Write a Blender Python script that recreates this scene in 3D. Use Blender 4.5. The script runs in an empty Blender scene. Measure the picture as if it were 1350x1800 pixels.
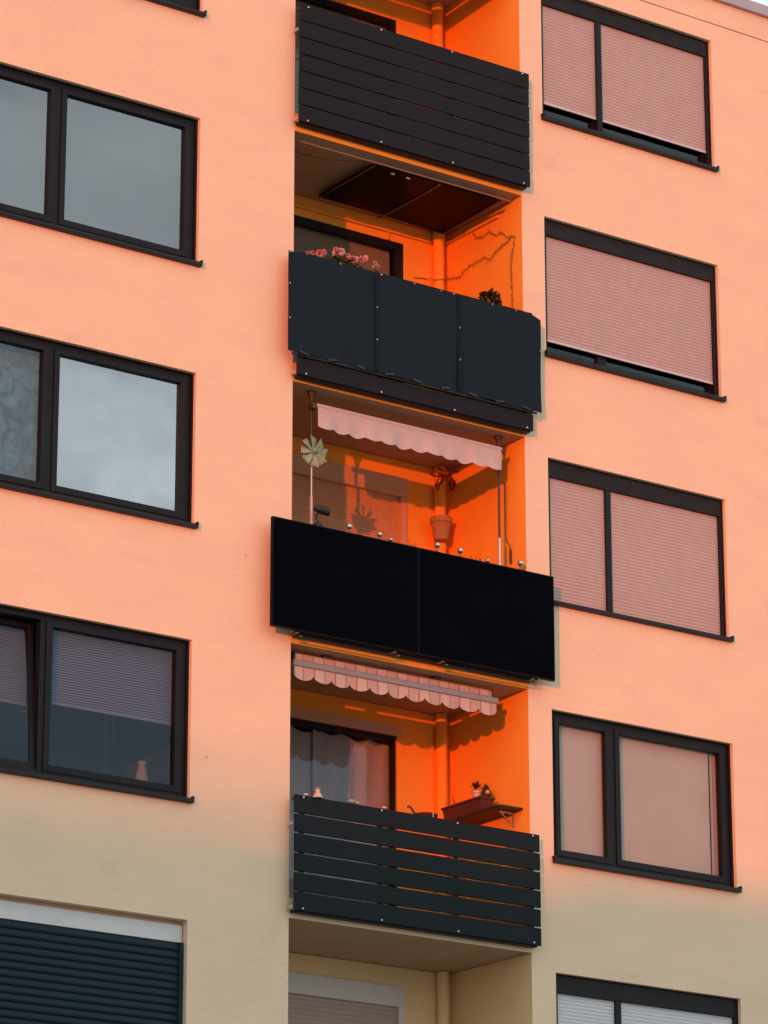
import bpy, math, random
from mathutils import Vector, Matrix

random.seed(7)
S = bpy.context.scene
COL = S.collection
R = math.radians

# ------------------------------------------------------------------ camera
def set_camera():
    yaw, pitch, roll = R(35.4406), R(18.2456), R(-0.0448)
    cam = bpy.data.cameras.new('camera')
    cam.sensor_fit = 'VERTICAL'; cam.sensor_height = 24.0
    cam.lens = 6529.8 / 1800 * 24.0
    cam.clip_start = 0.5; cam.clip_end = 3000
    o = bpy.data.objects.new('camera', cam); COL.objects.link(o)
    fw = Vector((math.sin(yaw)*math.cos(pitch), math.cos(yaw)*math.cos(pitch), math.sin(pitch)))
    r = Vector((math.cos(yaw), -math.sin(yaw), 0)); u = r.cross(fw)
    r2 = math.cos(roll)*r + math.sin(roll)*u; u2 = -math.sin(roll)*r + math.cos(roll)*u
    m = Matrix(((r2.x, u2.x, -fw.x, -19.9917), (r2.y, u2.y, -fw.y, -29.7039), (r2.z, u2.z, -fw.z, -7.6204), (0, 0, 0, 1)))
    o.matrix_world = m
    S.camera = o
set_camera()

# ------------------------------------------------------------------ light
SUN_EL = R(2.1)
TO_SUN = Vector((-1.165, -1.0, 0)).normalized()          # horizontal bearing to the low sun
def set_light():
    w = bpy.data.worlds.new('World'); S.world = w; w.use_nodes = True
    nt = w.node_tree; nt.nodes.clear(); N = nt.nodes.new; L = nt.links.new
    out = N('ShaderNodeOutputWorld'); bg = N('ShaderNodeBackground'); bg.inputs['Strength'].default_value = 0.12
    sky = N('ShaderNodeTexSky'); sky.sky_type = 'NISHITA'; sky.sun_disc = False
    sky.sun_elevation = SUN_EL
    sky.sun_rotation = math.atan2(TO_SUN.x, TO_SUN.y)
    sky.altitude = 200; sky.air_density = 1.0; sky.dust_density = 1.0; sky.ozone_density = 1.5
    tc = N('ShaderNodeTexCoord'); mp = N('ShaderNodeMapping'); mp.inputs['Scale'].default_value = (1.0, 1.0, 3.0)
    nz = N('ShaderNodeTexNoise'); nz.inputs['Scale'].default_value = 3.2; nz.inputs['Detail'].default_value = 6; nz.inputs['Roughness'].default_value = 0.55
    rp = N('ShaderNodeValToRGB'); rp.color_ramp.elements[0].position = 0.30; rp.color_ramp.elements[0].color = (0.45,)*3 + (1,)
    rp.color_ramp.elements[1].position = 0.66; rp.color_ramp.elements[1].color = (0.95,)*3 + (1,)
    nz2 = N('ShaderNodeTexNoise'); nz2.inputs['Scale'].default_value = 5.0; nz2.inputs['Detail'].default_value = 5
    cr = N('ShaderNodeValToRGB')
    cr.color_ramp.elements[0].position = 0.41; cr.color_ramp.elements[0].color = (8.1, 9.1, 9.6, 1)
    cr.color_ramp.elements[1].position = 0.60; cr.color_ramp.elements[1].color = (11.8, 12.7, 13.1, 1)
    mx = N('ShaderNodeMix'); mx.data_type = 'RGBA'
    L(tc.outputs['Generated'], mp.inputs['Vector']); L(mp.outputs[0], nz.inputs['Vector']); L(mp.outputs[0], nz2.inputs['Vector'])
    L(nz.outputs['Fac'], rp.inputs[0]); L(nz2.outputs['Fac'], cr.inputs[0])
    L(rp.outputs[0], mx.inputs[0]); L(sky.outputs[0], mx.inputs[6]); L(cr.outputs[0], mx.inputs[7])
    L(mx.outputs[2], bg.inputs['Color']); L(bg.outputs[0], out.inputs[0])
    sd = bpy.data.lights.new('sun', 'SUN'); sd.energy = 2.85; sd.angle = R(0.55); sd.color = (1.0, 0.125, 0.003)
    so = bpy.data.objects.new('sun', sd); COL.objects.link(so)
    d = -(TO_SUN*math.cos(SUN_EL) + Vector((0, 0, math.sin(SUN_EL))))
    so.rotation_euler = d.to_track_quat('-Z', 'Y').to_euler(); so.location = (-60, -52, 20)
    vs = S.view_settings; vs.view_transform = 'Standard'; vs.look = 'None'; vs.exposure = 0.0; vs.gamma = 1.0; vs.use_curve_mapping = False
set_light()
S.render.engine = 'CYCLES'
S.cycles.max_bounces = 8; S.cycles.diffuse_bounces = 5; S.cycles.transparent_max_bounces = 12
S.cycles.caustics_reflective = False; S.cycles.caustics_refractive = False

# ------------------------------------------------------------------ materials
M = {}
def mat(name, color, rough=0.6, metal=0.0, spec=0.5, var=0.0, var_scale=6.0, bump=0.0, bump_scale=60.0, stretch=(1, 1, 1), var_col=None, stain=None, distort=0.0):
    m = bpy.data.materials.new(name); m.use_nodes = True
    nt = m.node_tree; b = nt.nodes['Principled BSDF']; N = nt.nodes.new; L = nt.links.new
    b.inputs['Base Color'].default_value = (*color, 1); b.inputs['Roughness'].default_value = rough
    b.inputs['Metallic'].default_value = metal; b.inputs['Specular IOR Level'].default_value = spec
    if var or bump or stain:
        tc = N('ShaderNodeTexCoord'); mp = N('ShaderNodeMapping'); mp.inputs['Scale'].default_value = stretch
        L(tc.outputs['Object'], mp.inputs['Vector'])
    cur = None
    if var:
        nz = N('ShaderNodeTexNoise'); nz.inputs['Scale'].default_value = var_scale; nz.inputs['Distortion'].default_value = distort; nz.inputs['Detail'].default_value = 8; nz.inputs['Roughness'].default_value = 0.6
        L(mp.outputs[0], nz.inputs['Vector'])
        mx = N('ShaderNodeMix'); mx.data_type = 'RGBA'
        c2 = var_col or tuple(c*(1-var) for c in color)
        mx.inputs[6].default_value = (*color, 1); mx.inputs[7].default_value = (*c2, 1)
        rp = N('ShaderNodeMapRange'); rp.inputs[1].default_value = 0.35; rp.inputs[2].default_value = 0.7
        L(nz.outputs['Fac'], rp.inputs[0]); L(rp.outputs[0], mx.inputs[0])
        cur = mx.outputs[2]
    if stain:
        sc, lo, hi, col, amt, st = stain
        mp2 = N('ShaderNodeMapping'); mp2.inputs['Scale'].default_value = st; L(tc.outputs['Object'], mp2.inputs['Vector'])
        nz = N('ShaderNodeTexNoise'); nz.inputs['Scale'].default_value = sc; nz.inputs['Detail'].default_value = 7; nz.inputs['Roughness'].default_value = 0.65
        L(mp2.outputs[0], nz.inputs['Vector'])
        rp = N('ShaderNodeMapRange'); rp.inputs[1].default_value = lo; rp.inputs[2].default_value = hi; rp.inputs[4].default_value = amt
        L(nz.outputs['Fac'], rp.inputs[0])
        mx = N('ShaderNodeMix'); mx.data_type = 'RGBA'; mx.inputs[6].default_value = (*color, 1); mx.inputs[7].default_value = (*col, 1)
        if cur: L(cur, mx.inputs[6])
        L(rp.outputs[0], mx.inputs[0]); cur = mx.outputs[2]
    if cur: L(cur, b.inputs['Base Color'])
    if bump:
        nz = N('ShaderNodeTexNoise'); nz.inputs['Scale'].default_value = bump_scale; nz.inputs['Detail'].default_value = 6
        L(mp.outputs[0], nz.inputs['Vector'])
        bp = N('ShaderNodeBump'); bp.inputs['Strength'].default_value = bump; bp.inputs['Distance'].default_value = 0.01
        L(nz.outputs['Fac'], bp.inputs['Height']); L(bp.outputs[0], b.inputs['Normal'])
    M[name] = m
    return m

def glass(name, refl, tint=(0.9, 0.93, 0.93), rough=0.0, wav=0.0, rc=(0.92, 0.97, 1.0)):
    """thin window pane: part mirror (coated glazing), part see-through"""
    m = bpy.data.materials.new(name); m.use_nodes = True
    nt = m.node_tree; nt.nodes.clear(); N = nt.nodes.new; L = nt.links.new
    out = N('ShaderNodeOutputMaterial'); g = N('ShaderNodeBsdfGlossy'); g.inputs['Roughness'].default_value = rough
    g.inputs['Color'].default_value = (*rc, 1)
    t = N('ShaderNodeBsdfTransparent'); t.inputs['Color'].default_value = (*tint, 1)
    fc = N('ShaderNodeLayerWeight'); fc.inputs['Blend'].default_value = 0.5
    lw = N('ShaderNodeMath'); lw.operation = 'POWER'; lw.inputs[1].default_value = 4.0; L(fc.outputs['Facing'], lw.inputs[0])
    ad = N('ShaderNodeMath'); ad.operation = 'ADD'; ad.use_clamp = True; ad.inputs[1].default_value = refl
    mx = N('ShaderNodeMixShader')
    L(lw.outputs[0], ad.inputs[0]); L(ad.outputs[0], mx.inputs[0]); L(t.outputs[0], mx.inputs[1]); L(g.outputs[0], mx.inputs[2]); L(mx.outputs[0], out.inputs[0])
    if wav:
        tc = N('ShaderNodeTexCoord'); nz = N('ShaderNodeTexNoise'); nz.inputs['Scale'].default_value = 1.6; nz.inputs['Detail'].default_value = 1
        L(tc.outputs['Object'], nz.inputs['Vector'])
        bp = N('ShaderNodeBump'); bp.inputs['Strength'].default_value = wav; bp.inputs['Distance'].default_value = 0.02
        L(nz.outputs['Fac'], bp.inputs['Height']); L(bp.outputs[0], g.inputs['Normal'])
    M[name] = m

FACADE = (0.87, 0.655, 0.45)
mat('plaster', FACADE, 0.9, var=0.07, var_scale=0.9, bump=0.6, bump_scale=42, stretch=(1, 1, 2.4),
    stain=(1.3, 0.60, 0.86, (0.52, 0.44, 0.33), 0.55, (1.0, 1.0, 2.2)))
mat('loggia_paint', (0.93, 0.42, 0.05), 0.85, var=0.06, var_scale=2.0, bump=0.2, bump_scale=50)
mat('loggia_paint_shade_lift', (0.86, 0.63, 0.36), 0.85, var=0.06, var_scale=2.0, bump=0.2, bump_scale=50)  # same loggia paint, lightened so the shaded bottom loggia reads brighter
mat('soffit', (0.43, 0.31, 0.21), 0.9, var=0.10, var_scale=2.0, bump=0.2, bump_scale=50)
mat('chip', (0.60, 0.47, 0.34), 0.95)
mat('coping', (0.42, 0.40, 0.42), 0.45, metal=0.3, var=0.1)
mat('dark_frame', (0.009, 0.010, 0.013), 0.5, spec=0.22, var=0.25, var_scale=3)
mat('header', (0.018, 0.015, 0.016), 0.5, spec=0.18, var=0.45, var_scale=3, stretch=(1.5, 1, 5))
mat('dark_sill', (0.011, 0.012, 0.015), 0.45, spec=0.3, var=0.2, var_scale=5)
mat('board', (0.011, 0.012, 0.017), 0.65, spec=0.18, var=0.3, var_scale=4, stretch=(0.6, 1, 8), bump=0.15, bump_scale=30)
mat('board_low', (0.008, 0.014, 0.018), 0.65, spec=0.18, var=0.3, var_scale=4, stretch=(0.6, 1, 8), bump=0.15, bump_scale=30)
mat('post_metal', (0.05, 0.05, 0.055), 0.5, metal=0.4, var=0.2)
mat('hook_metal', (0.16, 0.12, 0.09), 0.4, metal=0.6)
mat('galvanised', (0.62, 0.62, 0.60), 0.4, metal=0.7, var=0.2, var_scale=20)
mat('shutter_grey', (0.46, 0.36, 0.33), 0.55, var=0.06, var_scale=8)
mat('shutter_white', (0.62, 0.62, 0.66), 0.5, var=0.05, var_scale=8)
mat('shutter_blue', (0.008, 0.024, 0.036), 0.5, spec=0.2, var=0.2, var_scale=5)
mat('box_white', (0.66, 0.65, 0.66), 0.5, var=0.06, var_scale=5)
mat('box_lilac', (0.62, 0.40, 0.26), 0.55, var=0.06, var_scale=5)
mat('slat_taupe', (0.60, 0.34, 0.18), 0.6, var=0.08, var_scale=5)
mat('end_rail', (0.58, 0.56, 0.58), 0.45, metal=0.2)
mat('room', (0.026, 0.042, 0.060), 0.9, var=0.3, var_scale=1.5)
mat('blind_grey', (0.30, 0.30, 0.31), 0.9, var=0.06, var_scale=3)
mat('blind_pink', (0.66, 0.62, 0.57), 0.9, var=0.07, var_scale=2)
mat('blind_slat', (0.19, 0.19, 0.22), 0.7)
mat('curtain_net', (0.30, 0.62, 0.72), 0.9, var=0.8, var_scale=4.0, distort=2.5)
mat('curtain', (0.60, 0.50, 0.42), 0.9, var=0.12, var_scale=6)
mat('blind_brown', (0.42, 0.36, 0.28), 0.9, var=0.1, var_scale=3)
mat('screen', (0.006, 0.019, 0.030), 0.85, spec=0.2, var=0.15, var_scale=3, bump=0.2, bump_scale=160)
mat('screen_seam', (0.003, 0.012, 0.020), 0.85, spec=0.2)
mat('eyelet_grey', (0.22, 0.24, 0.25), 0.5)
mat('black_plastic', (0.012, 0.011, 0.012), 0.5)
mat('solar', (0.0008, 0.0012, 0.004), 0.35, spec=0.02, var=0.4, var_scale=2)
mat('solar_frame', (0.002, 0.003, 0.006), 0.4, spec=0.08)
mat('awning_pale', (0.56, 0.49, 0.47), 0.9, var=0.07, var_scale=5, bump=0.3, bump_scale=25)
mat('awning_bar', (0.30, 0.28, 0.30), 0.45, metal=0.2)
mat('pole_alu', (0.55, 0.52, 0.50), 0.35, metal=0.5)
mat('pole_dark', (0.05, 0.035, 0.03), 0.5)
mat('terracotta', (0.40, 0.25, 0.13), 0.85, var=0.15, var_scale=12)
mat('ribbon', (0.22, 0.05, 0.04), 0.55)
mat('planter_brown', (0.09, 0.025, 0.018), 0.55, var=0.2)
mat('leaf', (0.07, 0.10, 0.03), 0.6, var=0.5, var_scale=14)
mat('leaf_dark', (0.04, 0.045, 0.016), 0.6, var=0.5, var_scale=14)
mat('petal', (0.62, 0.16, 0.20), 0.6, var=0.4, var_scale=20, var_col=(0.72, 0.30, 0.30))
mat('petal_pale', (0.75, 0.42, 0.38), 0.6, var=0.3, var_scale=20)
mat('garland', (0.20, 0.08, 0.02), 0.7)
mat('blue_box', (0.10, 0.46, 0.66), 0.5, var=0.08)
mat('panel_dark', (0.008, 0.005, 0.004), 0.35, spec=0.03, var=0.4, var_scale=1.5)
mat('panel_edge', (0.16, 0.12, 0.10), 0.4, metal=0.4)
mat('cream', (0.78, 0.66, 0.52), 0.6, var=0.2, var_scale=20)
mat('pale_green', (0.32, 0.42, 0.36), 0.6, var=0.2, var_scale=20)
mat('gold', (0.70, 0.48, 0.16), 0.4, metal=0.4)
mat('hub_green', (0.14, 0.30, 0.15), 0.5)
mat('skin_pink', (0.74, 0.46, 0.40), 0.6, var=0.1)
mat('asphalt', (0.07, 0.07, 0.07), 0.9, var=0.3, var_scale=2)
mat('bounce_paving', (0.36, 0.33, 0.28), 0.9, var=0.2, var_scale=0.6)  # unseen ground made pale to bounce warm light onto the facade
mat('grass', (0.07, 0.10, 0.04), 0.95, var=0.4, var_scale=0.4)
mat('roof_felt', (0.12, 0.12, 0.12), 0.9, var=0.2)
mat('opp_wall', (0.45, 0.42, 0.37), 0.9, var=0.1, var_scale=0.5)
mat('opp_roof', (0.20, 0.09, 0.06), 0.85, var=0.2, var_scale=1)
mat('bark', (0.09, 0.06, 0.04), 0.9, var=0.3)
mat('foliage', (0.06, 0.09, 0.03), 0.8, var=0.4, var_scale=1)
glass('glass_clear', 0.05)
glass('glass_grey', 0.24, (0.30, 0.34, 0.36), 0.02, 0.1)
glass('glass_mirror', 0.48, (0.45, 0.5, 0.5), 0.01, 0.12)
glass('glass_dim', 0.05, (0.70, 0.76, 0.86), rc=(0.66, 0.86, 1.0))
glass('glass_plain', 0.03, (0.80, 0.80, 0.77))
glass('glass_lace', 0.10, (0.55, 0.62, 0.68))
glass('glass_dark', 0.02, (0.70, 0.70, 0.66))
def ball_glass():
    m = bpy.data.materials.new('ball_glass'); m.use_nodes = True
    b = m.node_tree.nodes['Principled BSDF']
    b.inputs['Base Color'].default_value = (0.62, 0.57, 0.55, 1); b.inputs['Roughness'].default_value = 0.06; b.inputs['Metallic'].default_value = 0.9
    M['ball_glass'] = m
ball_glass()
def stripe_mat(name, cols, period, axis='X', dark=(0.30, 0.10, 0.08), line=0.09):
    """woven stripes printed in the cloth, running along the given local axis"""
    m = bpy.data.materials.new(name); m.use_nodes = True
    nt = m.node_tree; b = nt.nodes['Principled BSDF']; N = nt.nodes.new; L = nt.links.new
    b.inputs['Roughness'].default_value = 0.9
    tc = N('ShaderNodeTexCoord'); sp = N('ShaderNodeSeparateXYZ'); L(tc.outputs['Object'], sp.inputs[0])
    dv = N('ShaderNodeMath'); dv.operation = 'DIVIDE'; dv.inputs[1].default_value = period; L(sp.outputs[axis], dv.inputs[0])
    fr = N('ShaderNodeMath'); fr.operation = 'FRACT'; L(dv.outputs[0], fr.inputs[0])
    cr = N('ShaderNodeValToRGB'); cr.color_ramp.interpolation = 'CONSTANT'
    e = cr.color_ramp.elements
    seq = [(0.0, dark), (line*0.5, cols[0]), (0.5-line*0.25, dark), (0.5+line*0.25, cols[1]), (0.60, cols[0]), (0.625, cols[1]), (0.74, cols[0]), (0.765, cols[1]), (0.88, cols[0]), (0.905, cols[1]), (1-line*0.2, dark)]
    e[0].position = 0; e[0].color = (*seq[0][1], 1); e[1].position = seq[-1][0]; e[1].color = (*seq[-1][1], 1)
    for p, c in seq[1:-1]:
        x = e.new(p); x.color = (*c, 1)
    L(fr.outputs[0], cr.inputs[0]); L(cr.outputs[0], b.inputs['Base Color'])
    M[name] = m
stripe_mat('awning_stripe', ((0.56, 0.48, 0.42), (0.52, 0.38, 0.33)), 0.262, 'X', (0.36, 0.19, 0.14), 0.08)
stripe_mat('blade_stripe', ((0.60, 0.78, 0.58), (0.20, 0.40, 0.24)), 0.045, 'X', (0.16, 0.2, 0.12), 0.5)

# ------------------------------------------------------------------ mesh helpers
class MB:
    def __init__(s): s.v = []; s.f = []
    def quad(s, *p):
        n = len(s.v); s.v += [tuple(q) for q in p]; s.f.append(tuple(range(n, n+len(p)))); return s
    def box(s, x0, x1, y0, y1, z0, z1):
        n = len(s.v)
        s.v += [(x0,y0,z0),(x1,y0,z0),(x1,y1,z0),(x0,y1,z0),(x0,y0,z1),(x1,y0,z1),(x1,y1,z1),(x0,y1,z1)]
        s.f += [tuple(n+i for i in q) for q in ((0,3,2,1),(4,5,6,7),(0,1,5,4),(1,2,6,5),(2,3,7,6),(3,0,4,7))]; return s
    def cbox(s, x0, x1, y0, y1, z0, z1, c=0.006):
        """box whose edges are chamfered"""
        n = len(s.v); P = {}
        for ix, (xa, xs) in enumerate(((x0, 1), (x1, -1))):
            for iy, (ya, ys) in enumerate(((y0, 1), (y1, -1))):
                for iz, (za, zs) in enumerate(((z0, 1), (z1, -1))):
                    for ax in range(3):
                        d = [c*xs, c*ys, c*zs]; d[ax] = 0
                        P[(ix, iy, iz, ax)] = len(s.v); s.v.append((xa+d[0], ya+d[1], za+d[2]))
        F = s.f
        for i in (0, 1):
            a = [P[(i,0,0,0)], P[(i,1,0,0)], P[(i,1,1,0)], P[(i,0,1,0)]]; F.append(tuple(a if i else a[::-1]))
            a = [P[(0,i,0,1)], P[(1,i,0,1)], P[(1,i,1,1)], P[(0,i,1,1)]]; F.append(tuple(a[::-1] if i else a))
            a = [P[(0,0,i,2)], P[(1,0,i,2)], P[(1,1,i,2)], P[(0,1,i,2)]]; F.append(tuple(a if i else a[::-1]))
        for i in (0, 1):
            for j in (0, 1):
                F.append((P[(i,j,0,0)], P[(i,j,1,0)], P[(i,j,1,1)], P[(i,j,0,1)]))
                F.append((P[(i,0,j,0)], P[(i,1,j,0)], P[(i,1,j,2)], P[(i,0,j,2)]))
                F.append((P[(0,i,j,1)], P[(1,i,j,1)], P[(1,i,j,2)], P[(0,i,j,2)]))
        for i in (0, 1):
            for j in (0, 1):
                for k in (0, 1): F.append((P[(i,j,k,0)], P[(i,j,k,1)], P[(i,j,k,2)]))
        return s
    def tube(s, pts, rad, n=8, cap=True):
        pts = [Vector(p) for p in pts]; rings = []
        up = Vector((0, 0, 1))
        for i, p in enumerate(pts):
            t = (pts[min(i+1, len(pts)-1)] - pts[max(i-1, 0)]).normalized()
            a = up if abs(t.dot(up)) < 0.95 else Vector((1, 0, 0))
            e1 = t.cross(a).normalized(); e2 = t.cross(e1)
            r = rad[i] if isinstance(rad, (list, tuple)) else rad
            b = len(s.v)
            for k in range(n):
                w = 2*math.pi*k/n; s.v.append(tuple(p + e1*math.cos(w)*r + e2*math.sin(w)*r))
            rings.append(b)
        for a, b in zip(rings, rings[1:]):
            for k in range(n): s.f.append((a+k, a+(k+1) % n, b+(k+1) % n, b+k))
        if cap:
            s.f.append(tuple(rings[0]+k for k in range(n))[::-1]); s.f.append(tuple(rings[-1]+k for k in range(n)))
        return s
    def lathe(s, prof, c, n=16):
        rings = []
        for r, z in prof:
            b = len(s.v)
            for k in range(n):
                w = 2*math.pi*k/n; s.v.append((c[0]+r*math.cos(w), c[1]+r*math.sin(w), c[2]+z))
            rings.append(b)
        for a, b in zip(rings, rings[1:]):
            for k in range(n): s.f.append((a+k, a+(k+1) % n, b+(k+1) % n, b+k))
        s.f.append(tuple(rings[0]+k for k in range(n))[::-1]); s.f.append(tuple(rings[-1]+k for k in range(n)))
        return s
    def ball(s, c, r, n=10, m=6, sz=1.0):
        return s.lathe([(max(1e-4, r*math.sin(math.pi*i/m)), -r*sz*math.cos(math.pi*i/m)) for i in range(m+1)], c, n)
    def leaf(s, c, d, up, L, W):
        d = d.normalized(); sd = d.cross(up)
        sd = sd.normalized() if sd.length > 1e-4 else Vector((1, 0, 0))
        nrm = sd.cross(d); c = Vector(c)
        return s.quad(c, c+d*L*.45+sd*W*.5+nrm*L*.08, c+d*L, c+d*L*.45-sd*W*.5+nrm*L*.08)
    def build(s, name, m, parent=None, smooth=False):
        me = bpy.data.meshes.new(name); me.from_pydata(s.v, [], s.f); me.materials.append(M[m] if isinstance(m, str) else m); me.update()
        if smooth:
            for p in me.polygons: p.use_smooth = True
            me.set_sharp_from_angle(angle=R(52))
        o = bpy.data.objects.new(name, me); COL.objects.link(o)
        if parent: o.parent = parent
        return o

def empty(name, loc=(0, 0, 0)):
    o = bpy.data.objects.new(name, None); COL.objects.link(o); o.location = loc; o.empty_display_size = 0.1
    return o
def tag(o, label=None, cat=None, group=None, kind=None):
    if label: o['label'] = label
    if cat: o['category'] = cat
    if group: o['group'] = group
    if kind: o['kind'] = kind
    return o
def link_mesh(name, me, parent, loc=(0, 0, 0)):
    o = bpy.data.objects.new(name, me); COL.objects.link(o); o.parent = parent; o.location = loc
    return o

H = 2.8
GROUND = -9.22
def F(n): return n*H

# ================================================================== the setting
g = MB().quad((-1500, -1500, GROUND), (1500, -1500, GROUND), (1500, 1500, GROUND), (-1500, 1500, GROUND)).build('ground', 'bounce_paving'); tag(g, kind='structure')
g = MB().quad((-200, -16, GROUND+.004), (200, -16, GROUND+.004), (200, -9, GROUND+.004), (-200, -9, GROUND+.004)).build('road', 'asphalt'); tag(g, kind='structure')

# ================================================================== the apartment building
B = empty('apartment_building', (0, 0, GROUND))
tag(B, 'tall plastered apartment block with stacked balconies, orange in the sunset, beige below', 'building')
B0 = Vector((0, 0, GROUND))
def part(mb, name, m, parent=None, smooth=False):
    """a part of the building, given in world coordinates"""
    par = parent or B
    o = mb.build(name, m, par, smooth)
    if par is B: o.location = -B0
    return o

RX = (3.31, 5.80); LX = (-3.66, -1.17)
ZT, ZB = -0.168, -1.80                        # window opening below the storey line
openings = []
for n in range(5):
    openings.append((RX[0], RX[1], F(n)+ZB, F(n)+ZT)); openings.append((LX[0], LX[1], F(n)+ZB, F(n)+ZT))
LOG = (0.0, 3.0, F(-1)+0.2-H, F(4))
openings.append(LOG)
X0, X1, ZTOP, DEPTH = -11.0, 13.5, 11.25, 11.0

def facade():
    xs = sorted({X0, X1} | {o[0] for o in openings} | {o[1] for o in openings})
    zs = sorted({GROUND, ZTOP} | {o[2] for o in openings} | {o[3] for o in openings})
    mb = MB()
    for x0, x1 in zip(xs, xs[1:]):
        for z0, z1 in zip(zs, zs[1:]):
            cx, cz = (x0+x1)/2, (z0+z1)/2
            if any(o[0] < cx < o[1] and o[2] < cz < o[3] for o in openings): continue
            mb.quad((x0, 0, z0), (x1, 0, z0), (x1, 0, z1), (x0, 0, z1))
    for (x0, x1, z0, z1) in openings[:-1]:
        d = 0.24
        mb.quad((x0, 0, z0), (x0, 0, z1), (x0, d, z1), (x0, d, z0)); mb.quad((x1, 0, z0), (x1, d, z0), (x1, d, z1), (x1, 0, z1))
        mb.quad((x0, 0, z1), (x1, 0, z1), (x1, d, z1), (x0, d, z1)); mb.quad((x0, 0, z0), (x0, d, z0), (x1, d, z0), (x1, 0, z0))
    # the other sides
    mb.quad((X0, 0, GROUND), (X0, DEPTH, GROUND), (X0, DEPTH, ZTOP), (X0, 0, ZTOP))
    mb.quad((X1, 0, GROUND), (X1, 0, ZTOP), (X1, DEPTH, ZTOP), (X1, DEPTH, GROUND))
    mb.quad((X0, DEPTH, GROUND), (X1, DEPTH, GROUND), (X1, DEPTH, ZTOP), (X0, DEPTH, ZTOP))
    part(mb, 'facade_wall', 'plaster')
    # parapet band, set back a little above a shallow joint
    part(MB().box(X0, X1, 0.012, DEPTH, 11.252, 11.262), 'joint', 'plaster')
    part(MB().box(X0, X1, -0.004, DEPTH, 11.262, 11.56), 'parapet', 'plaster')
    c = MB().box(X0-.05, X1+.05, -0.06, DEPTH+.05, 11.562, 11.69)
    part(c, 'coping', 'coping')
    part(MB().box(X0+.3, X1-.3, .3, DEPTH-.3, 11.692, 11.70), 'roof', 'roof_felt')
facade()

for x, z, r_ in ((-.98, 1.47, .016), (3.78, .80, .010), (3.93, 9.32, .012), (-.92, 10.1, .010), (-.55, 3.62, .012)):
    c = MB(); c.v = [(x+r_*1.4*math.cos(k*.9), -.0015, z+r_*math.sin(k*.9)*(1+.3*math.sin(k*3))) for k in range(7)]; c.f = [tuple(range(7))]
    part(c, 'plaster_chip', 'chip')

def room(x0, x1, z0, z1, y0, y1=3.2, m='room'):
    mb = MB()
    mb.quad((x0, y1, z0), (x1, y1, z0), (x1, y1, z1), (x0, y1, z1))
    mb.quad((x0, y0, z0), (x0, y1, z0), (x0, y1, z1), (x0, y0, z1)); mb.quad((x1, y0, z0), (x1, y0, z1), (x1, y1, z1), (x1, y1, z0))
    mb.quad((x0, y0, z0), (x1, y0, z0), (x1, y1, z0), (x0, y1, z0)); mb.quad((x0, y0, z1), (x0, y1, z1), (x1, y1, z1), (x1, y0, z1))
    return part(mb, 'room_interior', m)

def slat_mesh(x0, x1, z0, z1, y, pitch, depth=0.008):
    """one rolled-down shutter curtain: every slat bulges out, joints are recessed"""
    mb = MB(); n = max(1, round((z1-z0)/pitch)); p = (z1-z0)/n
    prof = [(0.0, depth), (0.10, depth*.9), (0.22, 0.25*depth), (0.5, 0.0), (0.78, 0.25*depth), (0.93, depth*.9)]
    rows = []
    for i in range(n):
        for t, d in prof: rows.append((z0+(i+t)*p, y+d))
    rows.append((z1, y+depth))
    for (za, ya), (zb, yb) in zip(rows, rows[1:]): mb.quad((x0, ya, za), (x1, ya, za), (x1, yb, zb), (x0, yb, zb))
    return mb

def ring(mb, x0, x1, z0, z1, y0, y1, w, wt=None, wb=None):
    wt = wt or w; wb = wb or w
    mb.box(x0, x0+w, y0, y1, z0, z1); mb.box(x1-w, x1, y0, y1, z0, z1)
    mb.box(x0+w, x1-w, y0, y1, z1-wt, z1); mb.box(x0+w, x1-w, y0, y1, z0, z0+wb)
    return mb

MUL = 0.90      # mullion position from the opening's left edge
def window(x0, n, kind, label=None, glass_l='glass_clear', glass_r=None, lining=True):
    x1 = x0+2.49; zb, zt = F(n)+ZB, F(n)+ZT
    glass_r = glass_r or glass_l
    mb = MB()
    if lining: ring(mb, x0+.001, x1-.001, zb+.001, zt-.001, 0.046, 0.20, 0.022, 0.012, 0.012)
    else: mb.box(x0+.02, x1-.02, .10, .20, zb+.001, zb+.06)
    w = part(mb, 'window', 'dark_frame')
    if label: w['label'] = label
    # sill with upturned ends
    s = MB().cbox(x0-.02, x1+.024, -0.055, 0.09, zb-.022, zb+.02, .005)
    s.box(x1+.010, x1+.027, -0.052, 0.0, zb+.02, zb+.045); s.box(x0-.024, x0-.002, -0.052, 0.0, zb+.02, zb+.05)
    part(s, 'sill', 'dark_sill', w)
    return w, x0, x1, zb, zt

def sashes(w, x0, x1, zb, zt, gl, gr, tilt=0, xm=0.86, yf=0.07):
    """fixed outer frame plus two glazed leaves"""
    fr = MB(); ring(fr, x0+.023, x1-.023, zb+.022, zt-.013, yf, yf+.09, .055, .05, .06)
    xc = x0+xm; fr.box(xc-.03, xc+.03, yf+.001, yf+.089, zb+.082, zt-.063)
    part(fr, 'frame', 'dark_frame', w)
    for k, (a, b, gm) in enumerate(((x0+.08, xc-.032, gl), (xc+.032, x1-.08, gr))):
        z0, z1 = zb+.084, zt-.065
        lf = MB(); ring(lf, a-0, b, z0, z1, yf-.012 if not (tilt and k == 0) else yf+.02, yf+.06, .062, .05, .065)
        o = lf.build('sash', 'dark_frame', w)
        p = MB().quad((a+.055, yf+.03, z0+.055), (b-.055, yf+.03, z0+.055), (b-.055, yf+.03, z1-.045), (a+.055, yf+.03, z1-.045)).build('pane', gm, w)
        if tilt and k == 0:
            for q in (o, p):
                T = Matrix.Translation((0, yf+.05, z0)); q.matrix_local = T @ Matrix.Rotation(-tilt, 4, 'X') @ T.inverted()

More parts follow.
